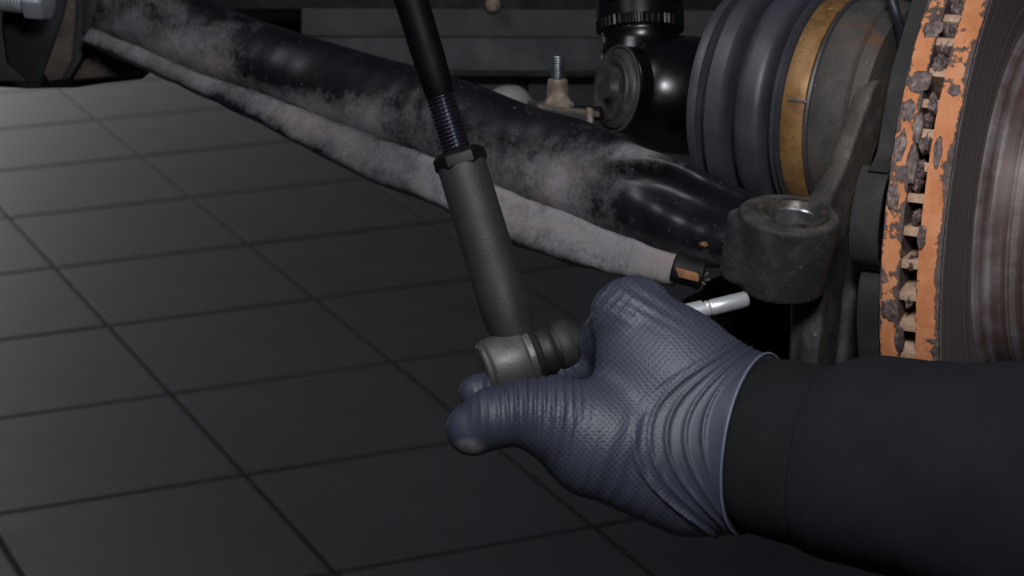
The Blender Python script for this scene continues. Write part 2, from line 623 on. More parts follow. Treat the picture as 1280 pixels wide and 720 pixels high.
    M['glove_rim'] = grime('glove_rim', srgb(84, 87, 104), srgb(98, 101, 118), scale=40, rough=(0.4, 0.5), bump=0.05)
    t = NT('black_work_cloth')
    c = t.ramp(t.noise(24, 6), [(0.3, srgb(24, 24, 29)), (0.7, srgb(31, 31, 37))])
    w1 = t.math('MULTIPLY', t.math('SINE', t.math('MULTIPLY', t.math('ADD', t.node('ShaderNodeSeparateXYZ').outputs[0], 0), 1)), 0)
    t.out(c, 0.9, 0.0, t.bump(t.noise(1500, 3), 0.25, 0.0006, t.bump(t.noise(30, 4), 0.3, 0.004)), 0.12, None, 0.0)
    M['cloth'] = t.m
    M['cuff'] = grime('black_knit_cuff', srgb(22, 22, 24), srgb(28, 28, 30), scale=50, rough=(0.9, 0.95), bump=0.3, bscale=1300, spec=0.15)


build_materials()

# ------------------------------------------------------------------ floor
TS = 0.33
ti = np.array([0.9125, 0.4091, 0.0])
ti /= np.linalg.norm(ti)
tj = np.array([ti[1], -ti[0], 0.0])
TORG = -(ti * -2.576 + tj * 11.249) * TS
floor = obj('floor', obox((0, 6, -0.05), (1, 0, 0), (0, 1, 0), (0, 0, 1), 9, 12, 0.0475), M['grout'], None, False)
floor['kind'] = 'structure'
floor['label'] = 'dark grey square floor tiles with recessed dark joints'
ROOT[floor] = np.zeros(3)


def pix(p):
    q = np.asarray(p) - CAM
    d = q @ FW
    return 640 + FPX * (q @ RT) / d, 360 - FPX * (q @ UP) / d, d


tile_mesh = None
hw = TS / 2 - 0.0042
spots = []
for i in range(-14, 20):
    for j in range(-22, 14):
        c = TORG + ti * (i + 0.5) * TS + tj * (j + 0.5) * TS
        x, y, d = pix(c)
        if c[1] > 0.3 and c[1] < 9.5 and abs(c[0]) < 5.5:
            off = max(0, -x, x - 1280, -y - 60, y - 720)
            spots.append((off, tuple(c)))
spots.sort()
rest = []
for q, (off, c) in enumerate(spots):
    if q >= 300:
        rest.append(obox((c[0], c[1], -0.004), ti, tj, (0, 0, 1), hw, hw, 0.004))
        continue
    if tile_mesh is None:
        o = obj('tile', obox((0, 0, -0.004), ti, tj, (0, 0, 1), hw, hw, 0.004, 0.0012, 2), M['tile'], None, False)
        tile_mesh = o.data
    else:
        o = bpy.data.objects.new('tile', tile_mesh)
        COL.objects.link(o)
    o.location = (c[0], c[1], random.uniform(-0.0003, 0.0003))
    o.parent = floor
if rest:
    o = obj('outer_tiles', join(*rest), M['tile'], floor, False)
    o['kind'] = 'stuff'

# ------------------------------------------------------------------ control arm
Sx = [(120, 42), (190, 72), (250, 98), (340, 128), (430, 163), (495, 187), (560, 210), (630, 244), (695, 268), (760, 295), (815, 316), (850, 326), (890, 335), (925, 328)]
Tx = [(170, -80), (235, -20), (296, 15), (388, 46), (480, 73), (545, 90), (605, 110), (668, 134), (738, 154), (800, 184), (850, 202), (888, 217), (922, 234), (948, 246)]
Bx = [(113, 54), (183, 84), (240, 110), (322, 149), (405, 192), (478, 228), (540, 250), (618, 290), (686, 316), (752, 335), (810, 346), (842, 352), (884, 350), (924, 336)]
NS = 12
S_, T_, B_ = (smooth_path(np.array(q, float), NS) for q in (Sx, Tx, Bx))
ns = len(S_)
depths = 1.34 + (1.085 - 1.34) * (S_[:, 0] - 120) / (925 - 120)
arm_root = P(560, 210, 1.2)
control_arm = thing('control_arm', 'long black painted suspension arm with grey dust patches running across the photo', 'suspension arm', arm_root)
V, dust = [], []
VF, dust_litF = [], []
nphi = 40
for i in range(ns):
    d = depths[i]
    t, s, b = P(*T_[i], d), P(*S_[i], d), P(*B_[i], d)
    ev = nrm(t - s)
    h = np.linalg.norm(t - s) / 2
    c = (t + s) / 2
    en = -FW
    u = i / (ns - 1)
    df = 0.030 - 0.006 * u
    for k in range(nphi):
        ph = math.pi / 2 - 2 * math.pi * k / nphi          # starts at the top, goes over the front side down
        cs_, sn = math.cos(ph), math.sin(ph)
        n_ = df * math.copysign(abs(cs_) ** 0.7, cs_)
        v_ = h * sn
        px = S_[i][0] + (T_[i][0] - S_[i][0]) * (sn + 1) / 2
        py = S_[i][1] + (T_[i][1] - S_[i][1]) * (sn + 1) / 2
        if cs_ > 0:
            n_ += 0.010 * math.exp(-((px - 800) / 70) ** 2 - ((py - 200) / 16) ** 2)
            n_ -= 0.013 * math.exp(-((px - 868) / 70) ** 2 - ((py - 252 - (px - 868) * 0.35) / 24) ** 2)
            n_ -= 0.004 * math.exp(-((px - 395) / 40) ** 2 - ((py - 95) / 30) ** 2)
        V.append(c + ev * v_ + en * n_)
        dd = 0.24 - 0.5 * sn
        dd -= 0.9 * math.exp(-((px - 372) / 52) ** 2 - ((py - 92) / 26) ** 2)
        dd -= 0.7 * math.exp(-((px - 480) / 60) ** 2 - ((py - 90) / 32) ** 2)
        dd -= 0.65 * math.exp(-((px - 650) / 90) ** 2 - ((py - 165) / 26) ** 2)
        dd -= 1.9 * math.exp(-((px - 880) / 95) ** 2 - ((py - 275) / 45) ** 2)
        dd += 0.5 * math.exp(-((px - 455) / 60) ** 2 - ((py - 150) / 26) ** 2)
        dd += 0.25 * math.exp(-((px - 230) / 80) ** 2 - ((py - 60) / 50) ** 2)
        dd += 1.4 * math.exp(-((px - 800) / 50) ** 2 - ((py - 190) / 13) ** 2)  # tan dust on the ridge, raised to paint in its top-lit brightness
        dd += 0.45 * math.exp(-((px - 690) / 36) ** 2 - ((py - 225) / 30) ** 2)
        dust.append(dd)
    # flange below the seam
    m = s * 0.5 + b * 0.5
    hb = np.linalg.norm(s - b) / 2
    eb = nrm(s - b)
    fd = 0.012
    off = en * 0.0125
    for k in range(20):
        ph = math.pi / 2 - 2 * math.pi * k / 20
        cs_, sn = math.cos(ph), math.sin(ph)
        n_ = fd * math.copysign(abs(cs_) ** 0.3, cs_)
        v_ = (hb + 0.002) * math.copysign(abs(sn) ** 0.4, sn)
        VF.append(m + off + eb * v_ + en * n_)
        px = S_[i][0]
        e = 0.72 + 0.4 * min(1, max(0, (px - 420) / 200)) - 0.55 * max(0, -sn) - 0.75 * math.exp(-((px - 310) / 90) ** 2) * max(0, -sn + 0.3)  # rise to the right paints in the brighter key light over the dust
        dust_litF.append(e)
V = np.array(V)
V += vnoise(V * 150, 3)[:, None] * 0.0007 * (-FW)
VF = np.array(VF)
VF += vnoise(VF * 220, 5)[:, None] * 0.0007 * UP
arm_tube = obj('arm_tube', (V, grid_faces(ns, nphi)), M['arm'], control_arm, attr={'dust': dust})
obj('lower_flange', (VF[:20 * (ns - 24)], grid_faces(ns - 24, 20)), M['arm'], control_arm, attr={'dust': dust_litF[:20 * (ns - 24)]}, label='pale dusty flange along the lower edge of the arm')
# weld bead on the seam
wp = np.array([P(S_[i][0], S_[i][1] + 1, depths[i]) - FW * 0.0205 for i in range(6, ns - 30)])
wr = 0.0014 + 0.0007 * np.sin(np.arange(len(wp)) * 1.9) + 0.0005 * np.sin(np.arange(len(wp)) * 0.37)
obj('weld_seam', tube(wp, np.maximum(wr, 0.0006), 8), M['arm'], control_arm, attr={'dust': [0.75] * (len(wp) * 8)})
# rusty clip at the end of the flange
Fc = Frame(862, 340, 1.06)
axd = Fc.d((0.96, 0.28, 0.1))
clip_o = Fc([(840, 333, 4)])[0]
kk = Fc.k
end_clip = obj('end_clip', lathe(clip_o, axd, [(0, 9 * kk), (1 * kk, 17 * kk), (3 * kk, 19 * kk), (34 * kk, 18.5 * kk), (36 * kk, 20 * kk), (39 * kk, 20 * kk), (40 * kk, 17 * kk), (37 * kk, 14 * kk), (37 * kk, 3 * kk)], 28), M['dark_plate'], control_arm, angle=40)
pl = [Fc([(x, y, 27)])[0] for x, y in ((842, 334), (870, 341), (873, 345), (871, 353), (846, 347))]
obj('rust_plate', bevel(prism(pl, Fc.d((0, 0, -1)) * 0.003), 0.0006), M['orange_rust'], end_clip, label='orange rusted patch of the end clip')
pl = [Fc([(x, y, 29)])[0] for x, y in ((874, 303), (880, 302), (884, 307), (879, 310), (873, 307))]
obj('rust_chip', bevel(prism(pl, Fc.d((0, 0, -1)) * 0.012), 0.0005), M['orange_rust'], arm_tube)
for q, (x, y, r) in enumerate(((882, 343, 1.8), (883, 350, 2.2), (878, 354, 1.6))):
    o_ = Fc([(x, y, 14)])[0]
    obj('wire_end', lathe(o_, Fc.d((0.5, -0.6 + q * 0.5, 0.6)), [(-9 * kk, r * 0.6 * kk), (0, r * kk), (3 * kk, r * 0.8 * kk), (4 * kk, 0.3 * kk)], 8), M['edge_rust'], end_clip)

# ------------------------------------------------------------------ tie rod and tie rod end
Ft = Frame(580, 210, 1.0)
k = Ft.k
tdir_px = nrm((127, 415, 0.0))
tdir = Ft.d(tdir_px)
p_at = lambda y: Ft([(514 + (y) * 0.306, y, 0)])[0]
tie_rod = thing('tie_rod', 'black steering tie rod with a threaded lower end above the grey sleeve', 'tie rod', p_at(60))
L = lambda y: np.linalg.norm(p_at(y) - p_at(-60))
obj('rod', lathe(p_at(-60), tdir, [(0, 21.5 * k), (L(78), 20.5 * k), (L(84), 19.8 * k), (L(118), 18.6 * k), (L(121), 17 * k)], 40), M['black_rod'], tie_rod, angle=35)
# real screw thread as a helical surface
def thread(o0, axis, length, r0, pitch, depth, n=32, per=6):
    a, u, v = basis(axis)
    m = int(length / pitch * per)
    th = np.linspace(0, 2 * math.pi, n, endpoint=False)
    V = []
    for i in range(m + 1):
        s = length * i / m
        ph = s / pitch * 2 * math.pi - th
        r = r0 - depth * (0.5 + 0.5 * np.cos(ph))
        V.append(np.asarray(o0) + a * s + (np.cos(th)[:, None] * u + np.sin(th)[:, None] * v) * r[:, None])
    return np.vstack(V), grid_faces(m + 1, n)


obj('threaded_end', thread(p_at(119), tdir, np.linalg.norm(p_at(200) - p_at(119)), 19.3 * k, 5.0 * k, 2.6 * k), M['thread_dark'], tie_rod, label='glinting dark screw thread')

tie_end = thing('tie_rod_end', 'dark grey tie rod end with long sleeve and round ball housing held in the glove', 'tie rod end', p_at(415))
# sleeve with a hexagonal chamfered collar and a forging line
def sleeve_fn(ss, rr, th):
    crease = 1.2 * k * np.exp(-((((th - 3.45 + math.pi) % (2 * math.pi)) - math.pi) / 0.05) ** 2)
    return ss, rr + np.where(rr > 20 * k, crease, 0)


s0 = p_at(203)
LL = np.linalg.norm(p_at(425) - s0)
aS, uS, vS = basis(tdir)
sl = lathe(s0, tdir, [(2 * k, 30 * k), (5 * k, 31 * k), (60 * k, 31 * k), (150 * k, 31.5 * k), (185 * k, 32 * k), (LL - 22 * k, 30 * k), (LL - 4 * k, 24 * k), (LL, 14 * k)], 96, fn=sleeve_fn)
sv = sl[0]
# hollow of the flattened spot on the right side near the housing
spot = Ft([(655, 396, 16)])[0]
dd = np.linalg.norm((sv - spot) * 1.0, axis=1)
sv -= Ft.d((0.8, -0.25, 0.5))[None] * (7 * k * np.exp(-(dd / (13 * k)) ** 2))[:, None]
obj('sleeve', (sv, sl[1]), M['tie_sleeve'], tie_end, angle=45)
# hexagon collar
hexo = p_at(187)
wv_ = -FW
th6 = np.arange(6) * math.pi / 3 + math.pi / 6 + math.atan2(wv_ @ vS, wv_ @ uS)
def hexring(s, r, n=6, tt=th6):
    return hexo + aS * s + (np.cos(tt)[:, None] * uS + np.sin(tt)[:, None] * vS) * r
hv = np.vstack([hexring(-1 * k, 18 * k), hexring(0, 25 * k), hexring(6 * k, 33.5 * k), hexring(20 * k, 34 * k), hexring(24 * k, 30 * k)])
obj('hex_collar', bevel((hv, grid_faces(5, 6)), 0.9 * k, 2), M['black_satin'], tie_end, angle=30, label='glossy black hexagonal collar')
# ball housing: axis runs right and up
Fh = Frame(635, 456, 0.998)
hax_px = nrm((0.93, -0.31, -0.16))
hax = Fh.d(hax_px)
ho = Fh([(640, 453, -4)])[0]
k2 = Fh.k
obj('ball_housing', lathe(ho, hax, [(-38 * k2, 8 * k2), (-38 * k2, 32 * k2), (-36 * k2, 35 * k2), (-32 * k2, 36.5 * k2), (-30.5 * k2, 35.5 * k2), (-29 * k2, 37.5 * k2), (-26 * k2, 39 * k2), (14 * k2, 39.5 * k2), (17 * k2, 38 * k2), (18.5 * k2, 36 * k2), (20 * k2, 36.5 * k2), (26 * k2, 36 * k2), (28 * k2, 33 * k2), (28 * k2, 10 * k2)], 72), M['housing'], tie_end, angle=28, label='bare steel drum of the ball joint')
rboot = obj('rubber_boot', lathe(ho, hax, [(26 * k2, 20 * k2), (28 * k2, 31 * k2), (31 * k2, 33 * k2), (35 * k2, 32 * k2), (37 * k2, 29.5 * k2), (40 * k2, 30 * k2), (46 * k2, 31.5 * k2), (52 * k2, 30 * k2), (55 * k2, 27.5 * k2), (58 * k2, 29 * k2), (70 * k2, 30 * k2), (84 * k2, 28 * k2), (92 * k2, 24 * k2), (97 * k2, 21 * k2), (101 * k2, 22 * k2), (108 * k2, 21 * k2), (116 * k2, 14 * k2)], 56), M['boot'], tie_end, angle=40, label='black rubber dust boot')
bp = ho + hax * 57.5 * k2
obj('boot_band', lathe(ho, hax, [(60 * k2, 30.3 * k2), (61 * k2, 31.0 * k2), (78 * k2, 30.6 * k2), (79 * k2, 29.0 * k2)], 48, caps=False), M['tie_sleeve'], rboot)
# stud through the fist, its bright tip shows beyond the knuckles
tip = Fh([(941, 374, -74)])[0]
st0 = ho + hax * 90 * k2
sd = nrm(tip - st0)
SL = np.linalg.norm(tip - st0)
obj('stud', lathe(st0, sd, [(0, 13 * k2), (SL - 62 * k2, 12.5 * k2), (SL - 58 * k2, 9.0 * k2), (SL - 55 * k2, 10.8 * k2), (SL - 52 * k2, 9.2 * k2), (SL - 49 * k2, 10.6 * k2), (SL - 3 * k2, 10.6 * k2), (SL, 8.6 * k2)], 40), M['chrome'], tie_end, angle=35, label='polished silver stud tip')

# ------------------------------------------------------------------ hub axis (shared by knuckle, disc and shield)
DA = math.radians(25.0)
n_ax = np.array([math.cos(DA), -math.sin(DA), 0.0])        # outboard
away = np.array([math.sin(DA), math.cos(DA), 0.0])
upz = np.array([0, 0, 1.0])
DR = 0.141
DC = P(1175.5, 352, 1.05) + away * DR

# ------------------------------------------------------------------ steering knuckle
Fk = Frame(985, 310, 1.03)
kk = Fk.k
bax = np.array([0.06, -0.905, 0.42])
bax = bax / np.linalg.norm(bax)
btop = np.array([987, 266, 0.0])


def cyl(p, top, axis, h, r1, r2, rd=4.0):
    q = [p[i] - top[i] for i in range(3)]
    s = -(q[0] * axis[0] + q[1] * axis[1] + q[2] * axis[2])       # depth below the top face
    rad = np.sqrt(np.maximum(q[0] ** 2 + q[1] ** 2 + q[2] ** 2 - s * s, 0))
    R = r1 + (r2 - r1) * np.clip(s / h, 0, 1)
    dx = rad - R + rd
    dy = np.abs(s - h / 2) - h / 2 + rd
    return np.minimum(np.maximum(dx, dy), 0) + np.sqrt(np.maximum(dx, 0) ** 2 + np.maximum(dy, 0) ** 2) - rd


def knuckle_sdf(p):
    d = cyl(p, btop, bax, 104, 64, 54, 5)
    ch = cyl(p, (944, 268, -10), bax, 88, 34, 36, 10)
    d = smin(d, ch, 5)
    a1 = rcone(p, (1030, 292, -46), (1080, 250, -100), 40, 46)
    a2 = rcone(p, (1080, 250, -96), (1132, 130, -172), 46, 46)
    a3 = rcone(p, (1048, 330, -104), (1042, 480, -118), 46, 42)
    a4 = rcone(p, (1078, 350, -255), (1075, 500, -255), 58, 62)
    # cast arms, trimmed by a plane parallel to the disc so they stay clear of the dust shield
    o_ = Fk.o - DC
    pl_ = (o_ @ n_ax + 0.0455) / kk + (p[0] - Fk.xc) * (n_ax @ RT) - (p[1] - Fk.yc) * (n_ax @ UP) - p[2] * (n_ax @ FW)
    arms = smin(smin(a1, a2, 20), smin(a3, a4, 18), 9)
    d = smin(d, -smin(-arms, -pl_, 6), 12)
    # bore
    q = [p[i] - btop[i] for i in range(3)]
    q[0] = q[0] - 5
    s = -(q[0] * bax[0] + q[1] * bax[1] + q[2] * bax[2])
    rad = np.sqrt(np.maximum(q[0] ** 2 + q[1] ** 2 + q[2] ** 2 - s * s, 0))
    bore = np.maximum(rad - (38 - 0.03 * s), s - 500)
    d = np.maximum(d, -bore)
    return d


kv, kf = surface_nets(knuckle_sdf, (890, 60, -340), (1200, 530, 80), 2.6)
kv = relax(kv, kf, 1, 0.3)
kN = vnormals(kv, kf)
kv = kv + kN * (vnoise(kv * 0.06, 11) * 0.8 + vnoise(kv * 0.22, 12) * 0.35)[:, None]
kd = 0.02 + 0.85 * np.clip((kv[:, 0] - 1030) / 40, 0, 1) * np.clip((310 - kv[:, 1]) / 40, 0, 1) + 0.35 * np.clip(-kN[:, 1] * 2 - 1.0, 0, 1) + 0.25 * np.exp(-((kv[:, 0] - 1010) / 16) ** 2 - ((kv[:, 1] - 420) / 30) ** 2)
knuckle = thing('steering_knuckle', 'dark cast iron steering knuckle with an open round eye', 'steering knuckle', Fk.o)
obj('casting', (Fk(kv), kf), M['cast'], knuckle, attr={'dust': kd}, recalc=False)
bo = Fk([btop + np.array([5, 0, 0])])[0]
bw = -Fk.d(bax)
obj('bore_lip', lathe(bo, bw, [(-1 * kk, 46 * kk), (-2.2 * kk, 43 * kk), (-1.5 * kk, 38 * kk), (5 * kk, 35 * kk), (8 * kk, 33 * kk), (14 * kk, 36 * kk), (14 * kk, 40 * kk), (2 * kk, 46 * kk)], 64, closed_prof=True), M['bore_ring'], knuckle, angle=35, label='greasy machined lip around the eye')
obj('bore_liner', lathe(bo, bw, [(7 * kk, 33.5 * kk), (9 * kk, 31.5 * kk), (40 * kk, 28 * kk), (96 * kk, 23 * kk), (98 * kk, 38 * kk), (9 * kk, 38 * kk)], 64, closed_prof=True), M['bore'], knuckle, angle=35, label='bright tapered bore')

# ------------------------------------------------------------------ brake disc
disc = thing('brake_disc', 'ventilated brake disc with orange rusty edge and grey scale', 'brake disc', DC)


def ring_geo(s0, s1, r_in, nseg=720, jag=0.0, seed=0, nrow=14):
    """annular plate with a finely divided outer edge; returns geometry and crust attribute"""
    th = np.linspace(0, 2 * math.pi, nseg, endpoint=False)
    prof = [(s0, r_in), (s0, DR * 0.93), (s0, DR - 0.0012)]
    for t in np.linspace(0, 1, nrow):
        prof.append((s0 + (s1 - s0) * t, DR))
    prof += [(s1, DR - 0.0012), (s1, DR * 0.93), (s1, r_in)]
    a, u, v = n_ax, -away, upz
    V, cr = [], []
    for (s, r) in prof:
        t = (s - s0) / (s1 - s0)
        pts = np.c_[np.cos(th) * 9, np.sin(th) * 9, np.full(nseg, s * 900)]
        nz = vnoise(pts * 4.0, seed) * 0.5 + vnoise(pts * 11.0, seed + 1) * 0.5
        rr = np.full(nseg, r)
        ss = np.full(nseg, s)
        if r > DR * 0.98:
            rr = rr + nz * 0.0004
            ss = ss + (nz * jag if 0.0 < t < 1 else nz * jag)
        V.append(DC + a * ss[:, None] + (np.cos(th)[:, None] * u + np.sin(th)[:, None] * v) * rr[:, None])
        e = 1.0 if r < DR - 0.0005 else 0.0
        cr.append(np.clip(np.full(nseg, e) + nz * 0.12, -1, 2))
    return (np.vstack(V), grid_faces(len(prof), nseg, True, False) + [((len(prof) - 1) * nseg + j, (len(prof) - 1) * nseg + (j + 1) % nseg, (j + 1) % nseg, j) for j in range(nseg)]), np.array(cr), prof


g, cr, prof = ring_geo(-0.0105, -0.0001, 0.086, seed=21, jag=0.0003)
for q, (s, r) in enumerate(prof):
    if r == DR:
        t = (s + 0.0105) / 0.0104
        cr[q] += 0.85 * max(0, (t - 0.66) / 0.34) ** 0.9 + 0.3 * max(0, 1 - t * 8) + 0.02
obj('outer_plate', g, M['rotor_edge'], disc, attr={'crust': cr.ravel()}, angle=50)
g, cr, prof = ring_geo(-0.0270, -0.0185, 0.086, seed=31, jag=0.0004)
for q, (s, r) in enumerate(prof):
    if r == DR:
        t = (s + 0.0270) / 0.0085
        cr[q] += 0.5 * max(0, 1 - t * 5) + 0.55 * max(0, (t - 0.72) / 0.28) + 0.2
obj('inner_plate', g, M['rotor_edge'], disc, attr={'crust': cr.ravel()}, angle=50)
# swept face (thin layer on the outer side) with wear rings
rs = np.concatenate([np.linspace(0.0865, DR - 0.0022, 60)])
th = np.linspace(0, 2 * math.pi, 240, endpoint=False)
V, ra = [], []
for r in rs:
    s = 0.0004 + 0.00018 * math.sin(r * 2900) + 0.0001 * math.sin(r * 7100)
    V.append(DC + n_ax * s + (np.cos(th)[:, None] * -away + np.sin(th)[:, None] * upz) * r)
    ra += [r] * 240
V.append(DC - n_ax * 0.002 + (np.cos(th)[:, None] * -away + np.sin(th)[:, None] * upz) * (DR - 0.0022))
ra += [DR] * 240
obj('swept_face', (np.vstack(V), grid_faces(61, 240, True, False)), M['rotor_face'], disc, attr={'rad': ra}, label='dark swept friction face with wear rings')
obj('hat', lathe(DC, n_ax, [(-0.004, 0.0875), (0.001, 0.088), (0.004, 0.0855), (0.006, 0.082), (0.030, 0.080), (0.034, 0.078), (0.036, 0.074), (0.036, 0.034), (0.030, 0.033), (0.030, 0.001)], 128, caps=False), M['hat'], disc, angle=40, attr={'rad': np.repeat([0, 0.0011, 0.0043, 0.0062, 0.03, 0.034, 0.037, 0.06, 0.061, 0.08], 128)}, label='worn metal hat in the middle of the disc')
# cooling vanes between the plates
NV = 60
vm = None
for q in range(NV):
    a_ = 2 * math.pi * (q + 0.35) / NV
    if vm is None:
        g0 = obox((0.113, 0, -0.0145), (1, 0, 0), (0, 1, 0), (0, 0, 1), 0.0265, 0.0027, 0.0043, 0.0009, 2)
        gv = g0[0]
        gv[:, 1] *= 1 + 0.25 * np.sin(gv[:, 0] * 400)
        vo = obj('vane', (gv, g0[1]), M['vane'], None, True, angle=50)
        vm = vo.data
    else:
        vo = bpy.data.objects.new('vane', vm)
        COL.objects.link(vo)
    r_, t_ = -away * math.cos(a_) + upz * math.sin(a_), away * math.sin(a_) + upz * math.cos(a_)
    mw = Matrix(((r_[0], t_[0], n_ax[0], 0), (r_[1], t_[1], n_ax[1], 0), (r_[2], t_[2], n_ax[2], 0), (0, 0, 0, 1)))
    vo.parent = disc
    vo.matrix_local = mw @ Matrix.Translation((random.uniform(-0.0012, 0.0004), random.uniform(-0.0008, 0.0008), 0))


def disc_hit(px, py, r):
    """angle/offset on the rim cylinder of radius r seen at a pixel"""
    dirv = nrm(P(px, py, 1) - CAM)
    w = CAM - DC
    d1 = dirv - n_ax * (dirv @ n_ax)
    w1 = w - n_ax * (w @ n_ax)
    A, B, C = d1 @ d1, 2 * d1 @ w1, w1 @ w1 - r * r
    t = (-B - math.sqrt(max(B * B - 4 * A * C, 0))) / (2 * A)
    return CAM + dirv * t


def blob(c, nrmv, r1, r2, h, seed, rotv=None, rough=0.25):
    a, u, v = basis(nrmv, rotv)
    V, n = [], 40
    th = np.linspace(0, 2 * math.pi, n, endpoint=False)
    rg = np.random.default_rng(seed)
    p1, p2 = rg.uniform(0, 6, 2)
    w = 1 + 0.07 * np.sin(2 * th + p1) + 0.05 * np.sin(5 * th + p2) + 0.04 * np.sin(9 * th + p1)
    rows = ((1.06, -0.6), (1.0, -0.1), (0.94, 0.25), (0.87, 0.5), (0.79, 0.7), (0.7, 0.75), (0.58, 0.7), (0.45, 0.8), (0.3, 0.95), (0.12, 1.0))
    for f, z in rows:
        x_, y_ = np.cos(th) * f, np.sin(th) * f
        nz = vnoise(np.c_[x_ * 4, y_ * 4, x_ * 0 + seed], seed) + 0.6 * vnoise(np.c_[x_ * 9, y_ * 9, x_ * 0 + seed], seed + 3)
        V.append(c + a * (z * h + rough * h * nz)[:, None] + (x_ * w * r1 * (1 + 0.05 * nz))[:, None] * u + (y_ * w * r2 * (1 + 0.05 * nz))[:, None] * v)
    return np.vstack(V), grid_faces(len(rows), n)


for q, (x, y, r1, r2) in enumerate(((1166, 36, 15, 12), (1149, 102, 15, 15), (1136, 138, 14, 9), (1117, 246, 18, 9), (1112, 388, 17, 11), (1193, 113, 9, 8), (1125, 183, 20, 8),
                                    (1124, 425, 20, 6), (1152, 297, 15, 6), (1147, 160, 22, 6), (1140, 205, 26, 7), (1172, 190, 20, 6))):
    hp = disc_hit(x, y, DR)
    nv = hp - DC
    nv = nrm(nv - n_ax * (nv @ n_ax))
    obj('rust_blister', blob(hp, nv, r1 * 0.00035, r2 * 0.00035, 0.0006, q, upz), M['crust'], disc)
# scale crumbs lodged in the vents
for q, (x, y, r1, r2) in enumerate(((1197, 12, 12, 9), (1190, 42, 14, 9), (1183, 62, 9, 8), (1176, 82, 15, 9), (1167, 130, 13, 8), (1160, 152, 11, 7), (1157, 178, 16, 9), (1149, 212, 15, 9), (1146, 228, 12, 8),
                                    (1147, 272, 10, 6), (1140, 330, 10, 6), (1137, 375, 10, 6), (1121, 420, 16, 7))):
    hp = disc_hit(x, y, DR - 0.004)
    nv = hp - DC
    nv = nrm(nv - n_ax * (nv @ n_ax))
    obj('rust_scale', blob(hp, nv, r1 * 0.00035, r2 * 0.00037, 0.0034, 40 + q, upz, 0.45), M['crust'], disc)

# ------------------------------------------------------------------ dust shield
shield = thing('dust_shield', 'thin dull black metal dust shield behind the orange disc edge', 'dust shield', DC - n_ax * 0.04)


def plane_hit(px, py, off):
    dirv = nrm(P(px, py, 1) - CAM)
    o_ = DC + n_ax * off
    t = ((o_ - CAM) @ n_ax) / (dirv @ n_ax)
    return CAM + dirv * t


def shield_piece(name, edge, off0, off1):
    e = np.array([plane_hit(x, y, off0) for x, y in edge])
    # keep distances sane: rim radius between limits
    w = e - DC
    w -= np.outer(w @ n_ax, n_ax)
    ang = np.arctan2(w @ upz, w @ -away)
    rad = np.clip(np.linalg.norm(w, axis=1), 0.11, 0.20)
    o = np.argsort(ang)
    ang, rad = ang[o], rad[o]
    rr = lambda r, s: DC + n_ax * s + (np.cos(ang) * r)[:, None] * -away + (np.sin(ang) * r)[:, None] * upz
    th_ = 0.0022
    rows = [rr(np.full(len(ang), 0.085), off0), rr(rad - 0.003, off0), rr(rad, off0 + 0.0012), rr(rad, off1), rr(rad - th_, off1), rr(rad - th_ - 0.001, off0 + th_), rr(np.full(len(ang), 0.085), off0 + th_)]
    V = np.vstack(rows)
    n = len(ang)
    F = grid_faces(len(rows), n, False, False)
    F += [((len(rows) - 1) * n + j, (len(rows) - 1) * n + j + 1, j + 1, j) for j in range(n - 1)]
    F += [tuple(i * n for i in range(len(rows))), tuple(i * n + n - 1 for i in range(len(rows)))][::1]
    print(name, rad.round(3), np.degrees(ang).round(1))
    return obj(name, (V, F), M['shield'], shield, angle=40)


dense = lambda pts: smooth_path(np.array(pts, float), 5)
shield_piece('upper_plate', dense([(1144, -25), (1127, 35), (1110, 95), (1100, 150), (1093, 190), (1082, 213)]), -0.0385, -0.0285)
shield_piece('middle_plate', dense([(1075, 206), (1066, 235), (1059, 280), (1058, 318), (1064, 334)]), -0.0425, -0.0285)
shield_piece('lower_plate', dense([(1078, 330), (1071, 352), (1068, 395), (1070, 445), (1076, 500)]), -0.0395, -0.0285)

# ------------------------------------------------------------------ drive shaft joint
Fv = Frame(1048, 134, 1.155)
kv_ = Fv.k
cax = Fv.d(nrm((0.85, 0.17, 0.5)))
co = Fv.o
drive = thing('drive_shaft', 'drive shaft joint with ribbed black rubber boot and brass coloured band', 'drive shaft', co)
sc = lambda prof: [(s * kv_, r * kv_) for s, r in prof]
Rb = 140


def fold(s0, s1, r, lip=6, depth=20):
    """one rounded fold between two grooves"""
    out = [(s0, r - depth), (s0 + 1.5, r - depth * 0.35), (s0 + 4, r - 4), (s0 + 8, r - 1)]
    for t in np.linspace(0.25, 0.8, 5):
        out.append((s0 + (s1 - s0) * t, r + lip * math.sin(math.pi * t)))
    out += [(s1 - 4, r - 3), (s1 - 1.5, r - depth * 0.4), (s1 - 0.5, r - depth)]
    return out


boot_prof = [(-180, 20), (-172, 36), (-166, 58), (-158, 90)]
boot_prof += fold(-148, -127, 134, 2, 16) + fold(-122, -87, 145, 1, 30) + fold(-80, -36, 144, 2, 30)
boot_prof += [(-31, 132), (-29, 139), (-26, 143), (-23, 139), (-21, 142), (-17, 144), (-14.5, 138), (-14, 134), (16, 134), (17, 138), (19, 142), (22, 141), (24, 136), (26, 120)]
obj('bellows_boot', lathe(co, cax, sc(boot_prof), 160), M['cv_rubber'], drive, angle=42, label='ribbed black rubber boot')
clamp = obj('clamp_band', lathe(co, cax, sc([(-14, 135), (-13.5, 140), (-12, 141), (14, 141), (15.5, 140), (16, 135)]), 160, closed_prof=True), M['brass'], drive, angle=40, label='tarnished brass coloured clamp band')
obj('joint_housing', lathe(co, cax, sc([(20, 100), (22, 138), (28, 141), (40, 142), (66, 141), (69, 137), (72, 140), (88, 134), (92, 110), (93, 30)]), 160), M['rusty'], drive, angle=30, label='rust speckled steel joint housing')
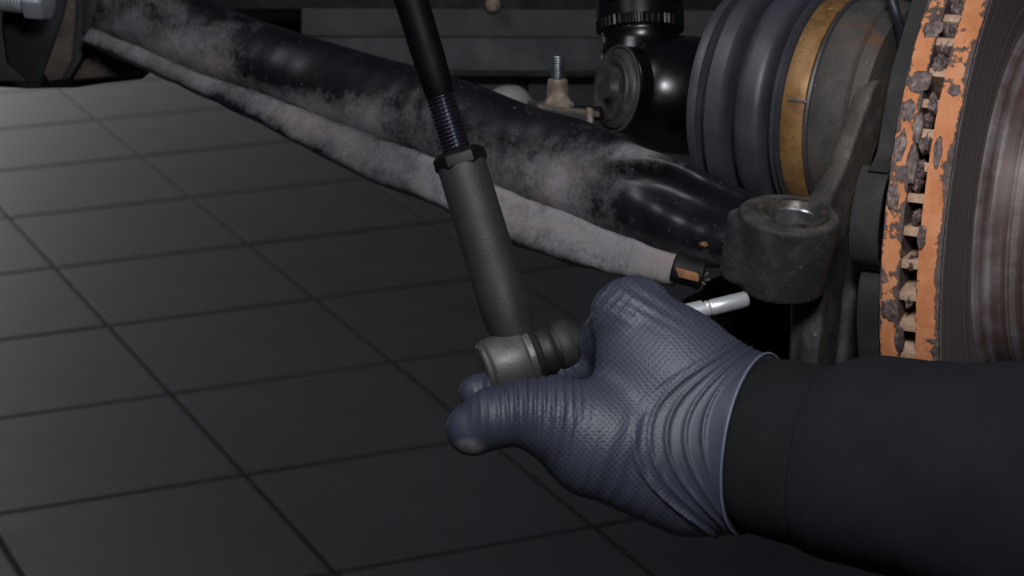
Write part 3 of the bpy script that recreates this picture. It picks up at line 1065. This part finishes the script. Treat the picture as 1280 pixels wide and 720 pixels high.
obj('shaft', tube(smooth_path([co - cax * 150 * kv_, co - cax * 172 * kv_ + FW * 0.02, co - cax * 180 * kv_ + FW * 0.10, co - cax * 172 * kv_ + FW * 0.26], 6), 19 * kv_, 24), M['dark_plate'], drive)
# embossed ring and ear on the band
aC, uC, vC = basis(cax)


def on_band(px, py, r):
    dirv = nrm(P(px, py, 1) - CAM)
    w = CAM - co
    d1 = dirv - aC * (dirv @ aC)
    w1 = w - aC * (w @ aC)
    A, B, C = d1 @ d1, 2 * d1 @ w1, w1 @ w1 - r * r
    t = (-B - math.sqrt(max(B * B - 4 * A * C, 0))) / (2 * A)
    p = CAM + dirv * t
    nv = p - co
    return p, nrm(nv - aC * (nv @ aC))


bpnt, bn = on_band(1040, 14, 141 * kv_)
a_, u_, v_ = basis(bn)
tt = np.linspace(0, 2 * math.pi, 33)
obj('band_emboss', tube(np.array([bpnt + (math.cos(t) * u_ + math.sin(t) * v_) * 0.0028 for t in tt]), 0.0005, 8), M['brass'], clamp)
bpnt, bn = on_band(997, 126, 141 * kv_)
obj('band_joint', obox(bpnt, cax, np.cross(bn, cax), bn, 0.0048, 0.0007, 0.0006, 0.0002), M['edge_rust'], clamp)

# ------------------------------------------------------------------ shock absorber with bushing eye
Fs = Frame(820, 110, 1.28)
ks = Fs.k
shock = thing('shock_absorber', 'glossy black shock absorber with a horizontal bushing eye at its foot', 'shock absorber', Fs.o)
sdn = Fs.d(nrm((0.02, 1, 0.12)))
so = Fs([(797, -60, 10)])[0]
knurl = lambda ss, rr, th: (ss, rr + 0.7 * ks * np.sign(np.sin(th * 45)))
obj('upper_can', lathe(so, sdn, [(0, 54 * ks), (70 * ks, 54 * ks), (72 * ks, 52 * ks), (74 * ks, 54.5 * ks), (90 * ks, 55 * ks)], 64), M['black_gloss'], shock, angle=40)
obj('knurled_ring', lathe(so, sdn, [(89 * ks, 52 * ks), (90 * ks, 54 * ks), (102 * ks, 54 * ks), (104 * ks, 51 * ks)], 180, fn=knurl), M['black_gloss'], shock, angle=30)
obj('shoulder', lathe(so, sdn, [(102 * ks, 50 * ks), (108 * ks, 48 * ks), (114 * ks, 46 * ks), (122 * ks, 47 * ks), (130 * ks, 50 * ks), (142 * ks, 50 * ks), (165 * ks, 40 * ks)], 72), M['black_gloss'], shock)
eax = Fs.d(nrm((0.86, 0.04, -0.46)))
eo = Fs([(768, 118, 80)])[0]
obj('eye', lathe(eo, eax, [(0, 30 * ks), (1 * ks, 51 * ks), (3 * ks, 53 * ks), (20 * ks, 53 * ks), (30 * ks, 62 * ks), (60 * ks, 72 * ks), (108 * ks, 74 * ks), (118 * ks, 60 * ks), (119 * ks, 10 * ks)], 72), M['black_gloss'], shock, angle=40)
bush = obj('bushing', lathe(eo, eax, [(2 * ks, 49.5 * ks), (-3 * ks, 49 * ks), (-7 * ks, 46 * ks), (-9 * ks, 42 * ks), (-8 * ks, 40 * ks), (-11 * ks, 38 * ks), (-10 * ks, 33 * ks), (-6 * ks, 27 * ks), (-6 * ks, 22 * ks), (-8 * ks, 17 * ks), (-14 * ks, 14 * ks), (-18 * ks, 13 * ks)], 72), M['bush_rubber'], shock, angle=32, label='dusty ringed rubber bushing')
obj('rim_ring', lathe(eo, eax, [(-1 * ks, 50 * ks), (-3.5 * ks, 52 * ks), (-1 * ks, 54 * ks), (2 * ks, 53 * ks)], 72, closed_prof=True), M['bush_rubber'], bush)

# ------------------------------------------------------------------ stabiliser link with upright stud
Fl = Frame(700, 130, 1.235)
kl = Fl.k
link = thing('stabilizer_link', 'tan rusty link bracket with a bright threaded stud pointing up', 'stabilizer link', Fl.o)
lup = Fl.d(nrm((0.0, -1, 0.18)))
lo = Fl([(697, 134, 6)])[0]
tstud = obj('threaded_stud', thread(lo + lup * 26 * kl, lup, 36 * kl, 9.3 * kl, 3.2 * kl, 1.5 * kl, 24), M['thread_bright'], link, label='bright threaded stud')
obj('stud_tip', lathe(lo + lup * 61.5 * kl, lup, [(0, 8.5 * kl), (2 * kl, 8.0 * kl), (3 * kl, 6 * kl)], 24), M['thread_bright'], tstud)
obj('conical_collar', lathe(lo, lup, [(0, 20 * kl), (1 * kl, 21 * kl), (4 * kl, 20.5 * kl), (9 * kl, 15.5 * kl), (14 * kl, 14 * kl), (28 * kl, 12.5 * kl), (33 * kl, 12.3 * kl), (35 * kl, 11 * kl), (35 * kl, 5 * kl)], 48), M['tan_rust'], link, angle=35, label='tan rust stained conical collar')
bx_, by_, bz_ = Fl.d(nrm((0.96, 0.1, -0.28))), lup, None
bz_ = np.cross(bx_, by_)
obj('bracket_top', obox(Fl([(704, 136, 2)])[0], bx_, by_, bz_, 40 * kl, 3.5 * kl, 26 * kl, 1.2 * kl), M['edge_rust'], link, angle=40)
obj('bracket_block', obox(Fl([(712, 147, 2)])[0], bx_, by_, bz_, 27 * kl, 11 * kl, 21 * kl, 1.5 * kl), M['rail_low'], link, angle=40)
for xx in (690, 736):
    obj('bracket_tab', obox(Fl([(xx, 146, 22)])[0], bx_, by_, bz_, 3.2 * kl, 10 * kl, 4 * kl, 0.8 * kl), M['tan_rust'], link, angle=40)
obj('link_bar', tube(smooth_path([Fl([q])[0] for q in ((640, 136, -30), (668, 138, -10), (700, 140, -4), (752, 140, -24))], 8), 9 * kl, 16), M['dark_plate'], link)

# lower cluster between the shock and the boot (bolt head in the shade)
Fb = Frame(900, 208, 1.17)
kb = Fb.k
pinch = thing('pinch_bolt', 'dark oily bolt head between the boot and the control arm', 'bolt', Fb.o)
bd = Fb.d(nrm((-0.1, -0.9, 0.42)))
b0 = Fb([(902, 222, 0)])[0]
obj('washer', lathe(b0, bd, [(0, 30 * kb), (5 * kb, 30 * kb), (7 * kb, 26 * kb), (7 * kb, 4 * kb)], 40), M['bush_rubber'], pinch, angle=35)
th6 = np.arange(6) * math.pi / 3
_, ub, vb = basis(bd)
hr = lambda s, r: b0 + bd * s * kb + (np.cos(th6)[:, None] * ub + np.sin(th6)[:, None] * vb) * r * kb
obj('hex_head', bevel((np.vstack([hr(6, 17), hr(20, 17), hr(23, 13)]), grid_faces(3, 6)), 1 * kb), M['bush_rubber'], pinch, angle=30)

# dark lower joint hanging in the shade under the eye
Fj = Frame(935, 400, 1.19)
kj = Fj.k
ljoint = thing('lower_ball_joint', 'matt black lower ball joint in deep shade under the round eye', 'ball joint', Fj.o)
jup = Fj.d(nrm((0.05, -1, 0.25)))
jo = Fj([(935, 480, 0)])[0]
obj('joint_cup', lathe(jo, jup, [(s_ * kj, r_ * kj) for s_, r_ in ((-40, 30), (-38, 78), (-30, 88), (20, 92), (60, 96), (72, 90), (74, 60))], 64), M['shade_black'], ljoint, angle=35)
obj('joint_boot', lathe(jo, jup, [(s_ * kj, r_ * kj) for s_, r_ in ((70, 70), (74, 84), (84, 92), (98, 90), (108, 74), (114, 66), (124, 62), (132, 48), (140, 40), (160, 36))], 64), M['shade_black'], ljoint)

# ------------------------------------------------------------------ brake hose and pale plug by the disc
Fw = Frame(1117, 20, 1.10)
hose = obj('brake_hose', tube(smooth_path([Fw([q])[0] for q in ((1108, -40, 0), (1112, -8, 4), (1118, 14, 6), (1125, 34, 0), (1132, 60, -14))], 10), 6.5 * Fw.k, 16), M['hose'])
hose['label'] = 'thin blue-black hose curving down at the top beside the orange disc'
hose['category'] = 'hose'
Fp = Frame(1052, 214, 1.075)
plug = thing('sensor_plug', 'small pale grey plug tucked between knuckle and joint housing', 'plug', Fp.o)
pd = Fp.d(nrm((0.1, -0.5, 0.8)))
obj('plug_body', lathe(Fp([(1054, 226, -14)])[0], pd, [(0, 15 * Fp.k), (8 * Fp.k, 15 * Fp.k), (14 * Fp.k, 13 * Fp.k), (17 * Fp.k, 9 * Fp.k), (18 * Fp.k, 2 * Fp.k)], 32), M['pale'], plug)
obj('plug_collar', lathe(Fp([(1054, 226, -14)])[0], pd, [(-4 * Fp.k, 17 * Fp.k), (2 * Fp.k, 17.5 * Fp.k), (3 * Fp.k, 15 * Fp.k)], 32), M['rail'], plug)

# ------------------------------------------------------------------ inner mounting bracket, left
Fm = Frame(70, 50, 1.34)
km = Fm.k
mount = thing('subframe_mount', 'dark brown folded steel mount holding the inner end of the arm', 'bracket', Fm.o)


def plate(name, poly, z, thick, mat, bw=1.2):
    pts = [Fm([(x, y, z)])[0] for x, y in poly]
    return obj(name, bevel(prism(pts, -Fm.d((0, 0, 1)) * thick * km), bw * km), mat, mount, angle=40)


plate('back_plate', [(-60, -60), (110, -60), (118, 60), (150, 66), (176, 84), (165, 92), (120, 97), (80, 103), (20, 104), (-60, 100)], -60, 20, M['dark_plate'])
plate('side_plate', [(-60, -60), (2, -60), (4, 40), (10, 80), (36, 102), (-60, 101)], 6, 14, M['dark_plate'])
plate('folded_strip', [(92, -30), (100, -30), (97, 40), (92, 75), (82, 99), (62, 102), (55, 92), (66, 62), (80, 20)], 4, 26, M['brown_plate'], 3)
plate('dark_web', [(98, -30), (112, -30), (108, 40), (104, 74), (88, 101), (78, 101), (92, 74), (96, 30)], 12, 30, M['dark_plate'], 2)
plate('lip_plate', [(86, 99), (100, 74), (118, 66), (150, 78), (170, 86), (165, 91), (140, 94), (105, 97)], -12, 30, M['brown_plate'], 2)
plate('ear_flange', [(109, -40), (128, -40), (126, 24), (121, 44), (112, 49), (107, 42)], 22, 18, M['dark_plate'], 2.5)
plate('ear_tip', [(108, 44), (120, 46), (133, 30), (138, 38), (134, 56), (128, 64), (121, 65), (113, 59)], 18, 16, M['brown_plate'], 4)
# zinc bolt
bolt = thing('mounting_bolt', 'pale zinc bolt head in the upper left corner', 'bolt', Fm([(40, 5, 10)])[0])
bax_ = Fm.d(nrm((0.95, 0.12, 0.3)))
bb = Fm([(4, 0, 4)])[0]
obj('shank', thread(bb, bax_, 40 * km, 15 * km, 4.4 * km, 1.6 * km, 28), M['zinc_bolt'], bolt)
_, ub, vb = basis(bax_)
th6 = np.arange(6) * math.pi / 3 + 0.3
hr = lambda s, r: bb + bax_ * s * km + (np.cos(th6)[:, None] * ub + np.sin(th6)[:, None] * vb) * r * km
obj('hex_head', bevel((np.vstack([hr(36, 19), hr(39, 23), hr(62, 23), hr(65, 19)]), grid_faces(4, 6)), 1 * km), M['zinc_bolt'], bolt, angle=30)

# ------------------------------------------------------------------ underbody behind
rail = thing('frame_rail', 'brownish box section frame rail crossing behind the arm', 'frame rail', P(620, 50, 1.75))
xr, yr = nrm(RT * 0.998 + FW * 0.05), UP
zr = np.cross(xr, yr)
kr = 1.75 / FPX


def rbox(name, px, py, hx, hy, hz, mat, d=1.75, bw=2.0):
    return obj(name, obox(P(px, py, d), xr, yr, zr, hx * kr, hy * kr, hz * kr, bw * kr), mat, rail, angle=40)


rbox('upper_beam', 600, -14, 330, 34, 60, M['dark_plate'])
rbox('middle_beam', 640, 36, 260, 17, 66, M['rail'], 1.75)
rbox('lower_beam', 640, 75, 260, 24, 62, M['rail_low'], 1.75)
rbox('bottom_lip', 640, 97, 255, 4, 58, M['dark_plate'], 1.74)
obj('drain_plug', lathe(P(616, 6, 1.70), -FW, [(0, 9 * kr), (6 * kr, 9 * kr), (8 * kr, 6 * kr), (8 * kr, 2 * kr)], 20), M['tan_rust'], rail, angle=35)
pan = thing('underbody_panel', 'dark underbody panel in the shade at the top behind the arm', 'car underbody', P(380, 10, 1.9))
k9 = 1.9 / FPX
obj('panel', bevel(prism([P(x, y, 1.9) for x, y in ((150, -90), (150, -10), (300, 30), (420, 62), (560, 84), (640, 60), (640, -90))], FW * 0.06), 0.002), M['dark_plate'], pan, angle=40)
obj('stiffener', obox(P(400, 24, 1.88), nrm(RT * 0.97 - UP * 0.12), UP, FW, 130 * k9, 7 * k9, 10 * k9, 2 * k9), M['dark_plate'], pan, angle=40)
grom = obj('grommet', lathe(P(374, -2, 1.87), -FW, [(0, 26 * k9), (4 * k9, 26 * k9), (8 * k9, 22 * k9), (8 * k9, 15 * k9), (2 * k9, 13 * k9), (0, 13 * k9)], 40), M['black_gloss'], pan, angle=40)
obj('grommet_core', lathe(P(374, -4, 1.865), -FW, [(0, 12 * k9), (4 * k9, 11 * k9), (6 * k9, 4 * k9)], 24), M['pale'], grom)
cap = thing('pale_cap', 'pale grey rounded cap peeking over the arm below the frame rail', 'cap', P(630, 124, 1.6))
kc = 1.6 / FPX
obj('dome', lathe(P(638, 149, 1.6), nrm(UP - RT * 0.25), [(0, 34 * kc), (16 * kc, 33 * kc), (30 * kc, 28 * kc), (38 * kc, 20 * kc), (42 * kc, 8 * kc), (43 * kc, 1 * kc)], 40), M['pale'], cap)
obj('bracket_stem', tube(smooth_path([P(640, 150, 1.61), P(646, 150, 1.68), P(652, 120, 1.74), P(652, 84, 1.745)], 6), 9 * kc, 14), M['rail_low'], cap)
obj('dome_skirt', lathe(P(638, 149, 1.6), nrm(UP - RT * 0.25), [(-10 * kc, 36 * kc), (4 * kc, 36 * kc), (6 * kc, 34 * kc)], 40), M['rail_low'], cap)

# ------------------------------------------------------------------ gloved hand and sleeve
FH = Frame(780, 510, 0.975)
khd = FH.k
wax = nrm((0.86, 0.13, 0.49))                 # forearm direction: right and towards the viewer
wc = np.array([946.0, 548.0, 8.0])            # centre of the glove opening


def hand_sdf(p):
    d = rcone(p, (905, 548, -12), (1010, 562, 45), 108, 116, 0.82)
    d = smin(d, rcone(p, (905, 550, -12), (838, 478, 0), 102, 92, 0.62), 30)
    d = smin(d, rcone(p, (838, 478, 0), (793, 398, -14), 90, 54, 0.70), 24)
    # thumb: metacarpal, proximal, distal
    d = smin(d, rcone(p, (860, 573, 8), (748, 548, 24), 97, 72, 0.72), 30)
    d = smin(d, rcone(p, (745, 546, 26), (692, 522, 36), 68, 51, 0.85), 18)
    d = smin(d, rcone(p, (692, 522, 36), (655, 514, 41), 51, 40, 0.95), 12)
    d = smin(d, rcone(p, (655, 514, 41), (618, 520, 44), 39, 37, 1.0), 10)
    d = smin(d, rcone(p, (618, 520, 44), (592, 534, 40), 37, 33.5, 1.0), 8)
    # index finger wraps behind the drum, tip shows at its left
    f = rcone(p, (790, 398, -14), (752, 440, -98), 46, 34)
    f = smin(f, rcone(p, (752, 442, -98), (690, 474, -112), 33, 29), 6)
    f = smin(f, rcone(p, (690, 474, -112), (630, 490, -88), 29, 27), 6)
    f = smin(f, rcone(p, (630, 490, -88), (597, 494, -52), 27, 25), 6)
    d = smin(d, f, 8)
    # curled middle, ring and little fingers behind the stud
    for (a, b, c, e, r) in (((815, 404, -24), (800, 446, -128), (846, 488, -150), (872, 470, -112), 31),
                            ((848, 432, -30), (836, 486, -134), (878, 528, -150), (902, 506, -108), 30),
                            ((880, 470, -34), (868, 534, -128), (900, 572, -136), (922, 552, -98), 27)):
        f = smin(rcone(p, a, b, r + 6, r), rcone(p, b, c, r, r - 2), 5)
        f = smin(f, rcone(p, c, e, r - 2, r - 5), 5)
        d = np.minimum(d, f) if False else smin(d, f, 6)
    # puckered latex beside the index knuckle
    d = smin(d, rcone(p, (760, 380, -16), (768, 402, -4), 15, 17), 10)
    # opening
    q = (p[0] - wc[0]) * wax[0] + (p[1] - wc[1]) * wax[1] + (p[2] - wc[2]) * wax[2]
    return np.maximum(d, q)


hv, hf = surface_nets(hand_sdf, (540, 325, -200), (1010, 690, 130), 2.2)
hv = relax(hv, hf, 3, 0.5)
hn = vnormals(hv, hf)
X, Y, Z = hv[:, 0], hv[:, 1], hv[:, 2]
front = np.clip(hn[:, 2] * 1.6 + 0.5, 0, 1)
# wrist folds: arcs concentric with the opening
rx, ry = X - 1012, Y - 555
rad = np.hypot(rx, ry)
ang = np.arctan2(ry, -rx)                     # 0 = left, + = downwards
wth = 26 + 66 * np.exp(-((ang + 0.05) / 0.52) ** 2)
fq = (rad - 132) / wth
wr = np.where((fq > 0.04) & (fq < 1.15), 1.0, 0.0) * np.clip((1.15 - fq) * 5, 0, 1) * np.clip((fq - 0.02) * 12, 0, 1)
ph = fq * 26 + 1.2 * np.sin(ang * 3.1) + 0.8 * vnoise(hv * 0.02, 2)
ridge = np.maximum(np.sin(ph), 0) ** 2.0 * (0.55 + 0.45 * vnoise(np.c_[fq * 9, ang * 2, ang * 0], 8))
disp = wr * ridge * 4.6 * front
# one strong fold that bounds the cuff
disp += 3.0 * np.exp(-((fq - 0.98) / 0.045) ** 2) * np.clip((ang + 0.35) * 3, 0, 1) * front
# thumb base ridges
tc = (X - 600) * 0.94 - (Y - 500) * 0.10 + 0.0022 * (Y - 470) ** 2 * 0.55
tm = np.exp(-((X - 662) / 46) ** 2) * np.clip((560 - Y) / 60, 0, 1) * np.clip(front, 0, 1)
disp += tm * np.maximum(np.sin(tc * 0.60 + 0.9 * vnoise(hv * 0.03, 4)), 0) ** 1.5 * 6.0
# fine creases towards the lower thumb and the web
t2 = np.exp(-((X - 705) / 40) ** 2 - ((Y - 565) / 50) ** 2) * front
disp += t2 * np.maximum(np.sin(X * 0.42 + Y * 0.10 + 1.1 * vnoise(hv * 0.03, 6)), 0) ** 2 * 2.2
# knuckle puckers
t3 = np.exp(-((X - 762) / 30) ** 2 - ((Y - 388) / 28) ** 2)
disp += t3 * np.maximum(np.sin((X * 0.75 + Y * 0.62) * 0.62 + vnoise(hv * 0.05, 9)), 0) ** 1.5 * 2.4
t4 = np.exp(-((X - 820) / 60) ** 2 - ((Y - 375) / 30) ** 2) * front
disp += t4 * np.sin((X * 0.5 - Y * 0.85) * 0.42 + vnoise(hv * 0.03, 3) * 1.5) * 0.9
# gentle long diagonal creases over the back of the hand
t5 = np.exp(-((X - 760) / 70) ** 2 - ((Y - 600) / 55) ** 2) * front
disp += t5 * np.sin((X * 0.82 + Y * 0.30) * 0.36 + vnoise(hv * 0.025, 13) * 1.4) * 0.9
# index fingertip ring
disp += 1.6 * np.exp(-((hv[:, 0] - 603 + (Y - 480) * 0.3) / 3.0) ** 2) * np.exp(-((Z + 50) / 30) ** 2)
hv2 = hv + hn * disp[:, None]
grip = np.clip((fq - 0.55) * 2.5, 0, 1) * np.clip((X - 600) / 60, 0.15, 1) * (1 - 0.6 * tm)
dirt = np.exp(-((X - 588) / 20) ** 2 - ((Y - 556) / 13) ** 2) * 1.2
person = thing('person', 'person reaching in from the right with a blue-grey gloved hand and black sleeve', 'person', FH.o)
glove = obj('glove', (FH(hv2), hf), M['glove'], person, attr={'grip': grip, 'dirt': dirt}, recalc=False, label='blue-grey textured disposable glove gripping the ball joint')
# rolled rim of the glove on the opening plane
a_, u_, v_ = basis(wax, (0, -1, 0))


def wrist_section(th, s=0.0, grow=0.0):
    """radius of the hand surface around the forearm axis at offset s along it (pixel units)"""
    out = []
    for t in th:
        dv = math.cos(t) * u_ + math.sin(t) * v_
        lo_, hi_ = 20.0, 190.0
        for _ in range(18):
            m_ = (lo_ + hi_) / 2
            q = wc + a_ * (s - 0.5) + dv * m_
            val = hand_sdf([np.array([q[0]], np.float32), np.array([q[1]], np.float32), np.array([q[2]], np.float32)])[0]
            if val < 0:
                lo_ = m_
            else:
                hi_ = m_
        out.append(wc + a_ * s + dv * (lo_ + grow))
    return np.array(out)


th = np.linspace(0, 2 * math.pi, 97)
sec = wrist_section(th, -0.5, 0.6)
sec[-1] = sec[0]
obj('rolled_rim', tube(FH(sec), 2.0 * khd, 8, caps=False), M['glove_rim'], glove)
# sleeve: knitted cuff, then cloth
base_r = np.linalg.norm(wrist_section(th[:-1], -2.0) - (wc - a_ * 2), axis=1)
base_r = np.convolve(np.r_[base_r[-6:], base_r, base_r[:6]], np.ones(13) / 13, 'valid')


def sleeve_rows(rows, seed, fold_amp):
    V = []
    t = th[:-1]
    for s, f, drift in rows:
        r = base_r * f
        ctr = wc + a_ * s + np.array(drift)
        pp = np.c_[np.cos(t) * 2.2, np.sin(t) * 2.2, np.full(len(t), s * 0.022)]
        r = r + fold_amp(s) * vnoise(pp, seed) + 0.4 * fold_amp(s) * vnoise(pp * 2.4, seed + 1)
        V.append(ctr + (np.cos(t) * r)[:, None] * u_ + (np.sin(t) * r)[:, None] * v_)
    return FH(np.vstack(V)), len(rows), len(t)


rows = [(112, 0.95, (0, 4, 0)), (96, 0.985, (0, 4, 0)), (88, 1.0, (0, 4, 0)), (85, 1.008, (0, 4, 0)), (85, 1.018, (0, 4, 0)), (88, 1.028, (0, 4, 0)), (94, 1.05, (0, 3, 0)), (104, 1.08, (0, 1, 0)), (120, 1.115, (0, -1, 0))]
for s in range(135, 640, 12):
    rows.append((s, 1.13 + 0.0008 * (s - 135), (0, -3 - (s - 135) * 0.025, 0)))
g, nr, nc = sleeve_rows(rows, 61, lambda s: 1.0 + 6.5 * np.clip((s - 100) / 140, 0, 1))
sleeve = obj('sleeve', (g, grid_faces(nr, nc)), M['cloth'], person, label='black cloth jacket sleeve')
rows = [(-14, 0.80, (0, 0, 0)), (-6, 0.93, (0, 0, 0)), (0, 0.96, (0, 0, 0)), (20, 0.985, (0, 1, 0)), (45, 1.0, (0, 2, 0)), (70, 1.01, (0, 3, 0)), (92, 1.005, (0, 4, 0)), (104, 1.0, (0, 4, 0)), (130, 0.96, (0, 4, 0))]
g, nr, nc = sleeve_rows(rows, 51, lambda s: 1.2)
obj('cuff', (g, grid_faces(nr, nc)), M['cuff'], sleeve, label='plain black sleeve cuff')
